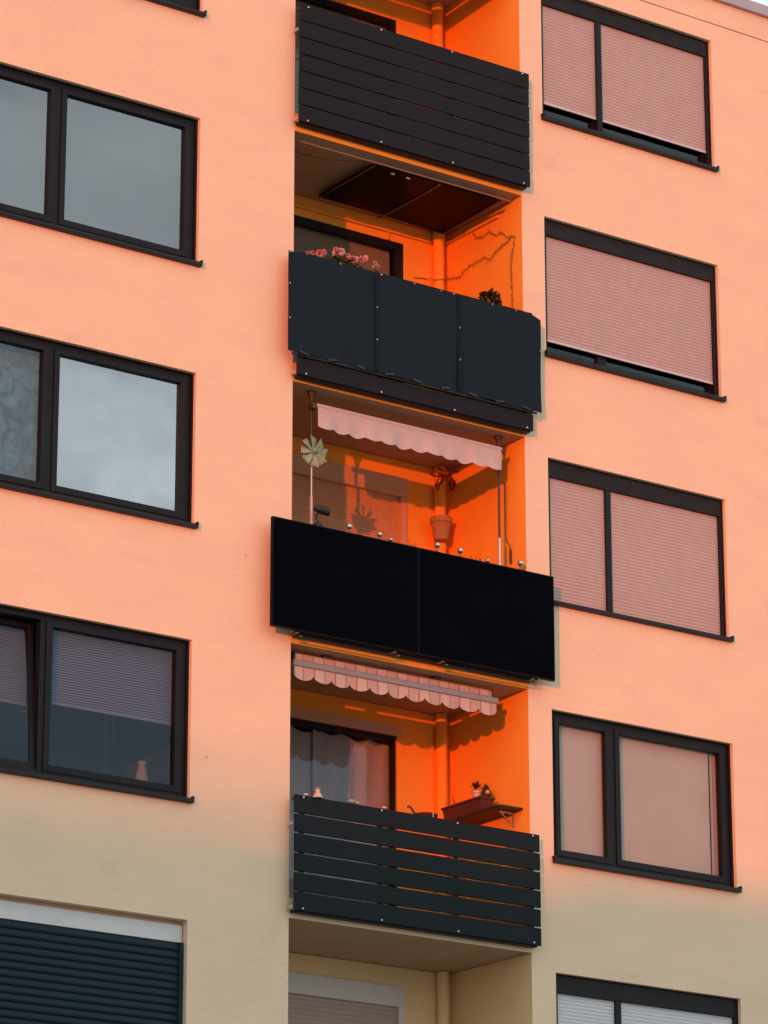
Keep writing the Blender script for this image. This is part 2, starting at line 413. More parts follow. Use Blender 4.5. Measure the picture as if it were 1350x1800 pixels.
# ---- right column
def shuttered(x0, n, gap, split, label, m='shutter_grey', box_h=0.185, frame='dark_frame'):
    w, x0, x1, zb, zt = window(x0, n, 'shutter', label)
    part(MB().cbox(x0+.023, x1-.023, 0.048, 0.19, zt-.012-box_h, zt-.014, .004), 'shutter_box', 'header', w)
    ztop = zt-.014-box_h; zbot = zb+.02+gap
    xc = x0+.86
    for a, b in ((x0+.023, x0+.058), (x1-.058, x1-.023)) + (((xc-.035, xc+.035),) if split else ()):
        part(MB().box(a, b, .050, .105, zb+.021, ztop-.001), 'guide_rail', frame, w)
    spans = ((x0+.056, xc-.034), (xc+.034, x1-.056)) if split else ((x0+.056, x1-.056),)
    for a, b in spans:
        sh = slat_mesh(a, b, zbot+.03, ztop+.01, .080, 0.038, .0045).build('shutter_slats', m, w); sh['kind'] = 'stuff'
        MB().cbox(a, b, .073, .091, zbot, zbot+.031, .004).build('end_rail', 'end_rail', w)
    # window behind the shutter
    fr = MB(); ring(fr, x0+.023, x1-.023, zb+.021, zt-.2, .112, .18, .07, .06, .085); fr.box(xc-.06, xc+.06, .113, .179, zb+.107, zt-.262)
    part(fr, 'frame', 'dark_frame', w)
    MB().quad((x0+.09, .14, zb+.1), (x1-.09, .14, zb+.1), (x1-.09, .14, zt-.26), (x0+.09, .14, zt-.26)).build('pane', 'glass_clear', w)
    room(x0-.2, x1+.2, zb-.4, zt+.2, .241)
    return w
shuttered(RX[0], 4, 0.205, True, 'window with two grey shutters stopped just above the sill, below the roof edge')
shuttered(RX[0], 3, 0.18, False, 'window with one wide shutter stopped above the sill')
shuttered(RX[0], 2, 0.0, True, 'window with two fully closed grey shutters beside the solar panels')
shuttered(RX[0], 0, 0.0, True, 'window with white closed shutters in the shade', m='shutter_white')

w, x0, x1, zb, zt = window(RX[0], 1, 'open', 'window with a pale blind drawn down behind two panes')
sashes(w, x0, x1, zb, zt, 'glass_plain', 'glass_plain')
part(MB().quad((x0+.03, .165, zb+.02), (x0+2.27, .165, zb+.02), (x0+2.27, .165, zt-.02), (x0+.03, .165, zt-.02)), 'blind', 'blind_pink', w)
for a, b, y in ((2.30, 2.33, .17), (2.35, 2.40, .185)): part(MB().box(x0+a, x0+b, y, y+.01, zb+.02, zt-.02), 'blind_edge', 'blind_pink', w)
room(x0-.2, x1+.2, zb-.4, zt+.2, .241)

# ---- left column
def left_window(n, gl, gr, label, tilt=0):
    w, x0, x1, zb, zt = window(LX[0], n, 'open', label)
    sashes(w, x0, x1, zb, zt, gl, gr, tilt, xm=0.845)
    room(x0-.2, x1+.2, zb-.4, zt+.2, .241)
    return w, x0, x1, zb, zt
left_window(4, 'glass_grey', 'glass_grey', 'dark framed window cut off by the top of the picture')
w, x0, x1, zb, zt = left_window(3, 'glass_grey', 'glass_grey', 'dark framed window with evenly grey panes')
part(MB().quad((x0+.03, .22, zb+.02), (x1-.03, .22, zb+.02), (x1-.03, .22, zt-.02), (x0+.03, .22, zt-.02)), 'blind', 'blind_grey', w)
w, x0, x1, zb, zt = left_window(2, 'glass_lace', 'glass_mirror', 'dark framed window mirroring pale clouds in its wide pane')
def net(w, xa, xb, za, zb_, y):
    mb = MB(); n = 60
    for i in range(n):
        a, b = xa+(xb-xa)*i/n, xa+(xb-xa)*(i+1)/n
        ya = y+.004*math.sin(i*.43); yb = y+.004*math.sin((i+1)*.43)
        mb.quad((a, ya, za), (b, yb, za), (b, yb, zb_), (a, ya, zb_))
    return part(mb, 'curtain_net', 'curtain_net', w, True)
net(w, x0+.03, x0+.85, zb+.02, zt-.02, .25)
w, x0, x1, zb, zt = left_window(1, 'glass_dim', 'glass_dim', 'dark framed window with a half lowered blind and its narrow leaf tilted open', tilt=R(5))
def half_blind(w, xa, xb, za, zb_, y):
    bl = MB(); p = 0.026; n = int((zb_-za)/p)
    for i in range(n):
        z = za+i*p
        bl.quad((xa, y, z), (xb, y, z), (xb, y+.012, z+p*.97), (xa, y+.012, z+p*.97))
    o = part(bl, 'blind', 'blind_slat', w); o['kind'] = 'stuff'
    part(MB().box(xa, xb, y-.006, y+.02, za-.02, za-.001), 'blind_rail', 'blind_slat', w)
half_blind(w, x0+1.02, x1-.06, F(1)-1.0, zt-.02, .165)
half_blind(w, x0+.05, x0+.84, F(1)-1.0, zt-.02, .36)

v = empty('floor_vase', (-1.46, .42, 1.0))
MB().lathe([(.05, 0), (.075, .08), (.08, .2), (.05, .34), (.035, .40), (.05, .44)], (0, 0, 0), 18).build('body', 'terracotta', v, True)
tag(v, 'brownish vase standing inside the window with the tilted leaf', 'vase')
v = empty('side_table', (-1.70, .46, .98))
MB().cbox(-.5, .42, -.14, .22, -.03, 0.015, .006).build('top', 'panel_edge', v)
for a in (-.44, .36): MB().box(a-.02, a+.02, .0, .04, -.58, -.031).build('leg', 'panel_edge', v)
tag(v, 'low brown table inside the window with the tilted leaf, under the vase', 'table')
# lowest left window: closed dark shutter under a white box, each slat its own piece
def low_left():
    w, x0, x1, zb, zt = window(LX[0], 0, 'shutter', 'window with closed dark blue shutter under a white box', lining=False)
    part(MB().cbox(x0+.01, x1-.012, .075, .23, zt-.215, zt-.045, .004), 'shutter_box', 'box_white', w)
    part(MB().box(x0+.001, x1-.001, .11, .23, zt-.044, zt-.001), 'lintel_board', 'box_lilac', w)
    for a in (x1-.05, x0+.008): part(MB().cbox(a, a+.042, .05, .11, zb+.021, zt-.217, .003), 'guide_rail', 'shutter_blue', w)
    p = 0.076; n = int((zt-.22-zb-.02)/p)
    me = None
    for i in range(n):
        z = zt-.222-(i+1)*p
        if me is None:
            s = MB(); a, b = x0+.045, x1-.045
            prof = [(0.0, .014), (.10, .004), (.30, 0.0), (.62, .003), (.84, .012), (.985, .018)]
            for (ta, da), (tb, db) in zip(prof, prof[1:]): s.quad((a, .07+da, ta*p), (b, .07+da, ta*p), (b, .07+db, tb*p), (a, .07+db, tb*p))
            s.quad((a, .088, .985*p), (b, .088, .985*p), (b, .088, p), (a, .088, p))
            o = s.build('slat', 'shutter_blue', w); me = o.data
        else: o = link_mesh('slat', me, w)
        o.location = (0, 0, z)
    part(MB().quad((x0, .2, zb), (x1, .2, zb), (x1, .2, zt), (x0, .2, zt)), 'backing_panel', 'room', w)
low_left()

# ------------------------------------------------------------------ the loggias
YB = 1.41
DX = (0.35, 2.42)                 # balcony door opening in the back wall
def loggia(n):
    zf, zc = F(n)-H+.2, F(n)
    zt = zc-{4: .32, 3: .245, 2: .20, 1: .20, 0: .20}.get(n, .2)
    x1 = {4: 2.34, 3: 2.41, 2: 2.45, 1: 2.39, 0: 2.41}.get(n, 2.41)
    mb = MB()
    mb.quad((3, 0, zf), (3, YB, zf), (3, YB, zc), (3, 0, zc)); mb.quad((0, 0, zf), (0, 0, zc), (0, YB, zc), (0, YB, zf))
    for a, b, c, d in ((0, DX[0], zf, zc), (x1, 3, zf, zc), (DX[0], x1, zt, zc), (DX[0], x1, zf, zf+.06)):
        mb.quad((a, YB, c), (b, YB, c), (b, YB, d), (a, YB, d))
    dd = YB+.14
    mb.quad((DX[0], YB, zt), (x1, YB, zt), (x1, dd, zt), (DX[0], dd, zt)); mb.quad((x1, YB, zf+.06), (x1, dd, zf+.06), (x1, dd, zt), (x1, YB, zt))
    mb.quad((DX[0], YB, zf+.06), (DX[0], YB, zt), (DX[0], dd, zt), (DX[0], dd, zf+.06))
    paint = 'loggia_paint' if n > 0 else 'loggia_paint_shade_lift'
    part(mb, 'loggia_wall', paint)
    # downpipe boxed into the corner, with a sleeve joint
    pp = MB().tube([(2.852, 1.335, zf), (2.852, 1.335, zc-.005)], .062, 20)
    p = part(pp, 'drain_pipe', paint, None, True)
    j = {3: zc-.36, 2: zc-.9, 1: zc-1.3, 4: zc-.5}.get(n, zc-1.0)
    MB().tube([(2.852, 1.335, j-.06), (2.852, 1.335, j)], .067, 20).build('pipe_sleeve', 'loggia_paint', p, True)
    if n in (3, 4): MB().tube([(2.852, 1.335, zc-.13), (2.852, 1.335, zc-.02)], .07, 20).build('pipe_sleeve', 'loggia_paint', p, True)
    return zf, zc, zt, x1
for n in range(-1, 5):
    zf, zc, zt, x1 = loggia(n)
    zs = F(n)
    if n < 4:
        # the slab over this loggia: soffit and painted nose
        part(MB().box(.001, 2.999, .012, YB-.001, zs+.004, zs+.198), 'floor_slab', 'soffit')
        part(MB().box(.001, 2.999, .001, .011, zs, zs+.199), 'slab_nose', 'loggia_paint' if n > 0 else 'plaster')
    else:
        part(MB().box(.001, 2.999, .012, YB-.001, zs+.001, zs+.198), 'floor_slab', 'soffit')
        part(MB().box(.0, 3.0, -.0, .011, zs+.0, zs+.02), 'slab_nose', 'plaster')
    room(DX[0], x1, zf+.06, zt, YB+.141, YB+2.6)

def door_frame(d, x0, x1, z0, z1, y0, w, m, wt=None):
    fr = MB(); ring(fr, x0, x1, z0, z1, y0, y0+.08, w, wt or w, w)
    xc = x0+(x1-x0)*.22
    fr.box(xc-.05, xc+.05, y0+.001, y0+.079, z0+w, z1-(wt or w))
    return part(fr, 'frame', m, d), xc

def pane(d, x0, x1, z0, z1, y, m):
    return MB().quad((x0, y, z0), (x1, y, z0), (x1, y, z1), (x0, y, z1)).build('pane', m, d)

def doors():
    # top floor: dark glazed door
    zf = F(3)+.26; zt = F(4)-.321
    d = part(MB().box(DX[0]+.002, 2.338, YB+.02, YB+.10, zf+.001, zf+.04), 'balcony_door', 'dark_frame'); d['label'] = 'dark glazed balcony door on the top floor'
    door_frame(d, DX[0]+.002, 2.338, zf+.041, zt, YB+.02, .07, 'dark_frame'); pane(d, DX[0]+.06, 2.28, zf+.1, zt-.06, YB+.06, 'glass_dark')
    part(MB().quad((DX[0], YB+.12, zf), (2.338, YB+.12, zf), (2.338, YB+.12, zt), (DX[0], YB+.12, zt)), 'blind', 'blind_brown', d)
    # second from top: black framed door, brown blind inside
    zf = F(2)+.26; zt = F(3)-.246
    d = part(MB().box(DX[0]+.002, 2.408, YB-.01, YB+.09, zf+.001, zf+.04), 'balcony_door', 'dark_frame'); d['label'] = 'black framed balcony door behind pink geraniums'
    door_frame(d, DX[0]+.002, 2.408, zf+.041, zt, YB-.012, .095, 'dark_frame', .085); pane(d, DX[0]+.09, 2.32, zf+.1, zt-.08, YB+.04, 'glass_dark')
    part(MB().quad((DX[0], YB+.10, zf), (2.30, YB+.10, zf), (2.30, YB+.10, zt), (DX[0], YB+.10, zt)), 'blind', 'blind_brown', d)
    # third: shutter down under a lilac grey box
    zf = F(1)+.26; zt = F(2)-.201
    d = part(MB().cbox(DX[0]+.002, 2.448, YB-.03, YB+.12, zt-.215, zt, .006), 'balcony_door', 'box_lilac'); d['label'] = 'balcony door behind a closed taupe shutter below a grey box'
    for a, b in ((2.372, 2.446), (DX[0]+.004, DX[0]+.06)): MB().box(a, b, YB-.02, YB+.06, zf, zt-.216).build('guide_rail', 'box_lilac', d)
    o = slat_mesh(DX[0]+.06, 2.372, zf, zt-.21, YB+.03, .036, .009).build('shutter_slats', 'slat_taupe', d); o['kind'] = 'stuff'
    # fourth: glazed door with a knotted curtain
    zf = F(0)+.26; zt = F(1)-.201
    d = part(MB().box(DX[0]+.002, 2.388, YB-.012, YB+.10, zt-.11, zt), 'balcony_door', 'box_lilac'); d['label'] = 'glazed balcony door with a knotted curtain inside'
    MB().box(2.318, 2.386, YB-.01, YB+.10, zf, zt-.111).build('side_post', 'loggia_paint', d)
    fr, xc = door_frame(d, DX[0]+.002, 2.317, zf, zt-.112, YB+.02, .03, 'dark_frame', .05)
    pane(d, DX[0]+.03, 2.29, zf+.03, zt-.16, YB+.06, 'glass_dim')
    # lowest in view: white box, closed shutter
    for n in (0, -1):
        zf = F(n-1)+.26; zt = F(n)-.201
        d = part(MB().cbox(DX[0]+.002, 2.408, YB-.02, YB+.12, zt-.215, zt, .006), 'balcony_door', 'box_white'); d['label'] = 'balcony door behind a closed grey shutter below a white box' if n == 0 else 'balcony door below the picture'
        MB().box(2.33, 2.406, YB-.015, YB+.06, zf, zt-.216).build('guide_rail', 'box_white', d)
        o = slat_mesh(DX[0]+.05, 2.33, zf, zt-.21, YB+.03, .05, .01).build('shutter_slats', 'shutter_grey', d); o['kind'] = 'stuff'
doors()

# thin conduit under the ceiling of the second loggia from the top
for a, b in (((.02, 1.385, 8.262), (2.78, 1.385, 8.262)), ((2.975, 1.36, 8.285), (2.975, .40, 8.285))):
    part(MB().tube([a, b], .017, 8), 'cable_conduit', 'loggia_paint', None, True)
part(MB().tube([(2.20, 1.39, 8.262), (2.20, 1.39, 8.16)], .012, 8), 'cable_conduit', 'loggia_paint', None, True)

# ------------------------------------------------------------------ balcony railings
BOLTX = (0.082, 1.028, 1.974, 2.936)
def railing(n, count, z0, m, pitch=.195, gap=.012, skew=0.0, label=None):
    """n: the loggia's own storey; boards bolted on four flat posts"""
    zf = F(n)-H
    top = z0+pitch*count-gap
    r = part(MB().box(-.005, 3.005, -.085, -.045, top-.045, top-.012), 'balcony_railing', 'post_metal')
    if label: r['label'] = label
    MB().box(.0, 3.0, -.098, -.02, z0-.014, z0+.012).build('bottom_rail', 'dark_frame', r)
    for x in BOLTX:
        MB().box(x-.03, x+.03, -.098, -.086, z0+.0125, top-.01).build('post', 'post_metal', r)
        MB().box(x-.02, x+.02, -.0855, .0005, zf+.085, zf+.12).build('post_foot', 'post_metal', r)
    for k in range(count):
        za = z0+k*pitch; d = random.uniform(-.006, .006)
        MB().cbox(-.018+d, 3.03+d, -.125, -.099, za+random.uniform(-skew, skew), za+pitch-gap+random.uniform(-skew, skew), .003).build('board', m, r)
    bm = None
    for x in BOLTX:
        for z in (z0+.022, top-.02):
            if bm is None:
                o = MB().lathe([(.011, 0), (.011, .006), (.007, .010)], (0, 0, 0), 8).build('bolt', 'galvanised', r); bm = o.data
            else: o = link_mesh('bolt', bm, r)
            o.rotation_euler = (R(90), 0, 0); o.location = (x, -.1245, z)
    for x in (-.026, 3.024):
        for z in (z0+.02, top-.3): MB().box(x-.006, x+.006, -.098, -.02, z, z+.03).build('end_bracket', 'galvanised', r)
    return r
railing(4, 7, F(3)+.063, 'board', label='dark board railing of the top balcony')
railing(3, 7, F(2)+.032, 'board', label='dark board railing mostly hidden by a fabric screen')
railing(2, 6, F(1)+.07, 'board', pitch=.188, label='board railing hidden behind black solar panels')
railing(1, 6, F(0)+.055, 'board_low', pitch=.196, gap=.018, skew=.003, label='six board railing with gaps, half in the shade')

# ================================================================== things on the balconies
# ---- top balcony
b = empty('storage_box', (.25, .2, F(3)+.2))
MB().cbox(-.235, .24, -.18, .18, 0, .64, .01).build('box', 'blue_box', b); MB().cbox(-.242, .25, -.19, .19, .641, .69, .01).build('lid', 'blue_box', b)
tag(b, 'pale blue box showing at the left end of the top balcony railing', 'box')

aw = empty('shade_band_caster', (1.5, .14, F(4)-.12))  # unseen caster added for the shade band on the top loggia wall
MB().cbox(-1.42, 1.42, -.06, .06, -.07, .09, .02).build('caster_box', 'awning_bar', aw)
MB().box(-1.40, 1.40, -.055, -.05, -.10, -.071).build('valance', 'awning_pale', aw)
for a in (-1.2, 1.15): MB().box(a, a+.05, -.03, .03, .091, .119).build('bracket', 'galvanised', aw)
tag(aw, 'unseen awning shaped box added under the top balcony ceiling to cast the shade band', 'awning')

# ---- second balcony from the top: dark screen, geraniums, ceiling panel
def privacy_screen():
    s = empty('privacy_screen', (1.48, -.15, 5.85))
    zt = 1.11
    xs = (-1.64, -.53, .545, 1.64)
    for k in range(3):
        a, b_ = xs[k]-(.012 if k else 0), xs[k+1]
        mb = MB(); nx, nz = 26, 14
        idx = {}
        for side in (0, 1):
            for i in range(nx+1):
                for j in range(nz+1):
                    x = a+(b_-a)*i/nx; z = zt*j/nz
                    top = .022*math.sin((x+1.6)*5.2)*.25
                    if j == nz and k == 2 and x > 1.52: z -= (x-1.52)*.34
                    if j == nz and k == 0: z -= .008*abs(math.sin(i*.9))
                    if j == nz: z += top
                    if j == 0: z += .012*math.sin(x*7.1+1)*math.sin(x*2.3)
                    y = .006*math.sin(x*4.1+z*3)+.004*math.sin(x*11+z*7)+(.004 if k % 2 else 0)+(.0025 if side else 0)
                    idx[(side, i, j)] = len(mb.v); mb.v.append((x, y, z))
            for i in range(nx):
                for j in range(nz):
                    q = (idx[(side, i, j)], idx[(side, i+1, j)], idx[(side, i+1, j+1)], idx[(side, i, j+1)])
                    mb.f.append(q if side == 0 else q[::-1])
        mb.build('fabric', 'screen', s, True)
    for x in (xs[1], xs[2]):
        MB().cbox(x-.026, x+.026, -.014, -.008, .02, zt-.02, .002).build('seam', 'screen_seam', s)
    ey = None
    pts = [(xs[1], .72), (xs[1], .36), (xs[2], .73), (xs[2], .37)] + [(-1.63, z) for z in (.36, .74, 1.09)] + [(1.625, z) for z in (.33, .7)]
    pts += [(x, zt-.012) for x in (-1.0, -.05, .3, .98, 1.3)]
    for x, z in pts:
        if ey is None: o = MB().lathe([(.011, 0), (.011, .004), (.006, .005)], (0, 0, 0), 8).build('eyelet', 'eyelet_grey', s); ey = o.data
        else: o = link_mesh('eyelet', ey, s)
        o.rotation_euler = (R(90), 0, 0); o.location = (x, -.013, z)
    tie = None
    for i in range(9):
        x = -1.45+i*.36
        if tie is None: o = MB().box(-.055, .055, -.012, .02, -.012, .012).build('tie_strap', 'black_plastic', s); tie = o.data
        else: o = link_mesh('tie_strap', tie, s)
        o.location = (x, 0, .012); o.rotation_euler = (0, R(9*(-1)**i), 0)
    MB().tube([(-1.58, .012, -.012), (1.58, .012, -.012)], .012, 6).build('lacing_cord', 'black_plastic', s)
    tag(s, 'dark blue grey fabric privacy screen laced over a balcony railing', 'screen')
privacy_screen()

def plant(name, loc, label, cat, leaves, r, h, lm, group=None, blooms=None, seed=1, pot=None):
    rnd = random.Random(seed)
    e = empty(name, loc)
    if pot: MB().lathe(pot[1], (0, 0, 0), 14).build('pot', pot[0], e, True)
    base = pot[2] if pot else 0
    mb = MB()
    for i in range(leaves):
        a = rnd.uniform(0, 6.283); q = r*math.sqrt(rnd.random()); z = base+h*rnd.random()
        q *= math.sqrt(max(.1, 1-((z-base)/h)**2*.8))
        d = Vector((math.cos(a), math.sin(a), rnd.uniform(-.2, .9)))
        mb.leaf((q*math.cos(a)*.7, q*math.sin(a)*.7, z), d, Vector((rnd.uniform(-.3, .3), rnd.uniform(-.3, .3), 1)), rnd.uniform(.5, 1)*r*.55, rnd.uniform(.6, 1)*r*.34)
    mb.build('foliage', lm, e)
    tag(e, label, cat, group)
    return e

def flower_box():
    e = empty('flower_box', (.62, -.015, F(2)+.98))
    MB().lathe([(.09, 0), (.11, .18)], (-.3, 0, 0), 4)
    bx = MB(); n = 0
    bx.v = [(-.52,-.06,0),(.52,-.06,0),(.52,.07,0),(-.52,.07,0),(-.55,-.075,.17),(.55,-.075,.17),(.55,.085,.17),(-.55,.085,.17)]
    bx.f = [(0,3,2,1),(4,5,6,7),(0,1,5,4),(1,2,6,5),(2,3,7,6),(3,0,4,7)]
    bx.build('planter', 'planter_brown', e)
    rnd = random.Random(3); mb = MB()
    for i in range(700):
        x = rnd.uniform(-.46, .46)
        z = .17+rnd.random()**.6*(.25+.06*math.sin(x*9+2)+.06*(x+.46)) 
        d = Vector((rnd.uniform(-1, 1), rnd.uniform(-1, .4), rnd.uniform(-.3, .8)))
        mb.leaf((x, rnd.uniform(-.07, .05), z), d, Vector((rnd.uniform(-.4, .4), rnd.uniform(-.4, .4), 1)), rnd.uniform(.035, .06), rnd.uniform(.035, .055))
    mb.build('foliage', 'leaf', e)
    heads = [(.14, 7.032, .016, 0), (.205, 7.045, .022, 0), (.30, 7.065, .034, 0), (.345, 7.085, .028, 0), (.52, 7.12, .042, 1), (.57, 7.145, .034, 1), (.50, 7.16, .02, 0), (.655, 7.125, .022, 1), (.665, 7.08, .018, 1),
             (.70, 7.085, .036, 0), (.745, 7.105, .03, 1), (.83, 7.12, .034, 0), (.875, 7.14, .03, 1), (1.01, 7.12, .02, 1), (1.035, 7.085, .022, 1), (.985, 7.075, .014, 1)]
    for x, z, rr, k in heads:
        rr *= 1.05
        f = MB()
        for i in range(44):
            d = Vector((rnd.gauss(0, 1), rnd.gauss(0, 1), rnd.gauss(.3, 1))).normalized()
            c = d*rr*.55
            f.leaf((x-.62+c.x, -.03+c.y, z-F(2)-.98+c.z), d+Vector((rnd.uniform(-.5, .5),)*3), Vector((rnd.uniform(-1, 1), 1, .3)), rr*.8, rr*.75)
        f.build('flower_head', 'petal' if k == 0 else 'petal_pale', e)
        MB().tube([(x-.62, -.02, .17), (x-.62, -.03, z-F(2)-.98)], .004, 5).build('stem', 'leaf', e)
    tag(e, 'box of pink geraniums on the dark fabric covered balcony', 'flower box')
flower_box()

plant('potted_plant', (2.55, .0, F(2)+1.35), 'small dark bushy plant on the fabric covered balcony, at the right', 'plant', 260, .15, .2, 'leaf_dark', seed=5,
      pot=('planter_brown', [(.06, -.18), (.085, 0.0)], 0.0))

def ceiling_panel():
    z = 8.335; c = Vector((2.0, .69, z)); e = empty('ceiling_panel', c)
    def corner(x, y): return (x-c.x, y-c.y)
    P = [corner(1.12, 1.19), corner(1.11, .15), corner(2.83, .15), corner(2.88, 1.26)]
    mid0, mid1 = corner(2.0, .2), corner(2.005, 1.21)
    def slab(q, t=.02):
        m = MB(); n = len(q)
        m.v = [(x, y, 0) for x, y in q]+[(x, y, t) for x, y in q]
        m.f = [tuple(range(n)), tuple(range(2*n-1, n-1, -1))]+[(i, i+n, (i+1) % n+n, (i+1) % n) for i in range(n)]
        return m
    m0a = ((P[1][0]+P[2][0])/2, (P[1][1]+P[2][1])/2)
    slab([P[0], P[1], (mid0[0]-.012, P[1][1]), (mid1[0]-.012, mid1[1])]).build('panel', 'panel_dark', e)
    slab([(mid1[0]+.012, mid1[1]), (mid0[0]+.012, P[1][1]), P[2], P[3]]).build('panel', 'panel_dark', e)
    MB().tube([(mid0[0], P[1][1], -.006), (mid1[0], mid1[1], -.006)], .011, 6).build('divider', 'panel_edge', e)
    MB().tube([(P[2][0]-.03, P[2][1], -.006), (P[3][0]-.03, P[3][1]-.03, -.006)], .009, 6).build('edge_rail', 'panel_edge', e)
    MB().tube([(P[0][0]+.02, P[0][1], -.004), (P[1][0]+.02, P[1][1], -.004)], .006, 6).build('edge_rail', 'panel_edge', e)
    for a in (-.7, .6): MB().box(a, a+.04, -.4, .4, .021, .066).build('hanger', 'post_metal', e)
    for a in (-.62, -.42): MB().tube([(a, -.50, -.012), (a+.045, -.50, -.012)], .012, 6).build('clip', 'galvanised', e)
    MB().tube([(0.005, .52, 0), (0.005, .60, 0), (.005, .62, .04)], .008, 6).build('cable', 'pole_dark', e)
    tag(e, 'dark two part panel hung flat below a balcony ceiling', 'panel')
ceiling_panel()
t = tag(part(MB().box(.02, 2.98, .165, .185, 8.378, 8.403), 'ceiling_rail', 'soffit'), None)
t = MB().tube([(.02, .3, 8.385), (.3, .33, 8.33), (.6, .30, 8.325), (.9, .22, 8.36), (1.12, .17, 8.36)], .006, 6).build('hanging_cable', 'pole_dark', None, True)
tag(t, 'thin dark cable sagging under a balcony ceiling beside the dark panel', 'cable')

def garland(pts, label, seed, group):
    rnd = random.Random(seed); P = [Vector(p) for p in pts]; path = []
    for a, b in zip(P, P[1:]):
        k = max(2, int((b-a).length/.03))
        for i in range(k): path.append(a.lerp(b, i/k)+Vector((0, rnd.uniform(-.006, .006), rnd.uniform(-.008, .008))))
    path.append(P[-1])
    e = empty('wire_garland', P[0])
    MB().tube([p-P[0] for p in path], .0035, 5).build('wire', 'garland', e)
    tw = MB()
    for p in path:
        for _ in range(2):
            d = Vector((-.25, rnd.uniform(-1, 1), rnd.uniform(-1, 1))).normalized()*rnd.uniform(.012, .04)
            tw.tube([p-P[0], p-P[0]+d], .0024, 4)
    o = tw.build('twigs', 'garland', e); o['kind'] = 'stuff'
    tag(e, label, 'garland', group)
X = 2.975
garland([(X, .851, 8.245), (X, .802, 8.163), (X, .651, 8.125), (X, .57, 8.163), (X, .431, 8.064), (X, .351, 8.076), (X, .233, 7.984), (X, .095, 7.944), (X, .137, 7.81), (X, .18, 7.63), (X, .165, 7.369), (X, .159, 7.0)],
        'dark wiry garland running along the orange side wall and straight down its front edge', 11, 'wall garlands')
garland([(X, .16, 7.96), (X, .234, 7.932), (X, .314, 7.907), (X, .474, 7.87), (X, .535, 7.812), (X, .654, 7.885), (X, .836, 7.873), (X, 1.04, 7.849), (X, 1.101, 7.79), (X, 1.286, 7.837), (X, 1.385, 7.845), (2.90, 1.30, 7.80), (2.852, 1.265, 7.79), (2.79, 1.30, 7.79), (2.708, 1.395, 7.808), (2.557, 1.395, 7.786)],
        'dark wiry garland sagging diagonally across the orange side wall', 12, 'wall garlands')

# ---- third balcony: solar panels, clamp awning, pinwheel
def solar(x0, x1, label):
    xc = (x0+x1)/2; e = empty('solar_panel', (xc, -.17, 2.88)); w = x1-x0; h = 1.145
    MB().box(-w/2+.012, w/2-.012, -.006, .02, .012, h-.012).build('cells', 'solar', e)
    fr = MB(); ring(fr, -w/2, w/2, 0, h, -.009, .03, .012); fr.build('frame', 'solar_frame', e)
    for x in (-w/2+.3, w/2-.3):
        MB().box(x-.02, x+.02, .0305, .044, .03, h-.03).build('mounting_rail', 'post_metal', e)
        MB().box(x-.008, x+.03, -.004, .10, -.030, -.020).build('hook', 'hook_metal', e); MB().box(x+.055, x+.09, .02, .06, -.05, -.038).build('hook', 'hook_metal', e)
    MB().tube([(-w/2+.3, .03, -.055), (w/2-.3, .03, -.055)], .010, 6).build('cable', 'black_plastic', e)
    tag(e, label, 'solar panel', 'solar panels on the balcony')
solar(-.348, 1.452, 'black solar panel, the left of two, hung on a balcony railing')
solar(1.458, 3.222, 'black solar panel, the right of two, hung on a balcony railing')

def valance(xa, xb, zt, zb, lobes, amp, power, y, ripple=.006, seed=0, hem=None):
    mb = MB(); n = lobes*14; rows = 8; idx = []
    for side in (0, 1):
        for i in range(n+1):
            t = i/n; x = xa+(xb-xa)*t
            s = abs(math.sin(math.pi*t*lobes))**power
            z_bot = zb+amp*(1-s)
            for j in range(rows+1):
                u = j/rows; z = zt+(z_bot-zt)*u
                yy = y+ripple*u*math.sin(x*9+seed)+ripple*.6*u*math.sin(x*23+seed*2)+side*.0025
                idx.append(len(mb.v)); mb.v.append((x, yy, z))
    for side in (0, 1):
        o = side*(n+1)*(rows+1)
        for i in range(n):
            for j in range(rows):
                a = o+i*(rows+1)+j; b_ = a+rows+1
                mb.f.append((a, a+1, b_+1, b_) if side == 0 else (a, b_, b_+1, a+1))
    return mb

def clamp_awning():
    e = empty('clamp_awning', (1.56, .15, F(1)+.2)); ox, oy, oz = e.location
    for x in (.352, 2.775):
        p = MB().tube([(x-ox, .02, 0), (x-ox, .02, 1.46)], .019, 10).build('pole', 'pole_alu', e, True)
        MB().tube([(x-ox, .02, 1.461), (x-ox, .02, 2.5)], .013, 10).build('telescopic_tube', 'pole_dark', p, True)
        MB().lathe([(.02, 2.49), (.025, 2.55), (.05, 2.59), (.05, 2.604)], (x-ox, .02, 0), 12).build('ceiling_clamp', 'pole_dark', p, True)
        MB().cbox(x-ox-.03, x-ox+.03, -.05, .05, 2.40, 2.46, .006).build('side_bracket', 'pole_dark', e)
        MB().lathe([(.05, 0), (.05, .02), (.022, .04)], (x-ox, .02, 0), 12).build('foot', 'pole_dark', p, True)
    MB().tube([(.39-ox, .03, 2.43), (2.75-ox, .03, 2.43)], .035, 12).build('roller_tube', 'pole_alu', e, True)
    MB().cbox(.372-ox, 2.772-ox, -.055, -.033, 2.425, 2.462, .006).build('front_bar', 'awning_pale', e)
    valance(.385-ox, 2.765-ox, 2.425, 2.185, 12, .026, 1.0, -.05, .020, 2).build('valance', 'awning_pale', e, True)
    MB().quad((.385-ox, -.03, 2.464), (2.76-ox, -.03, 2.464), (2.76-ox, .03, 2.468), (.385-ox, .03, 2.468)).build('fabric', 'awning_pale', e)
    tag(e, 'pale pink clamp awning with a wavy valance on two poles, above the solar panels', 'awning')
clamp_awning()

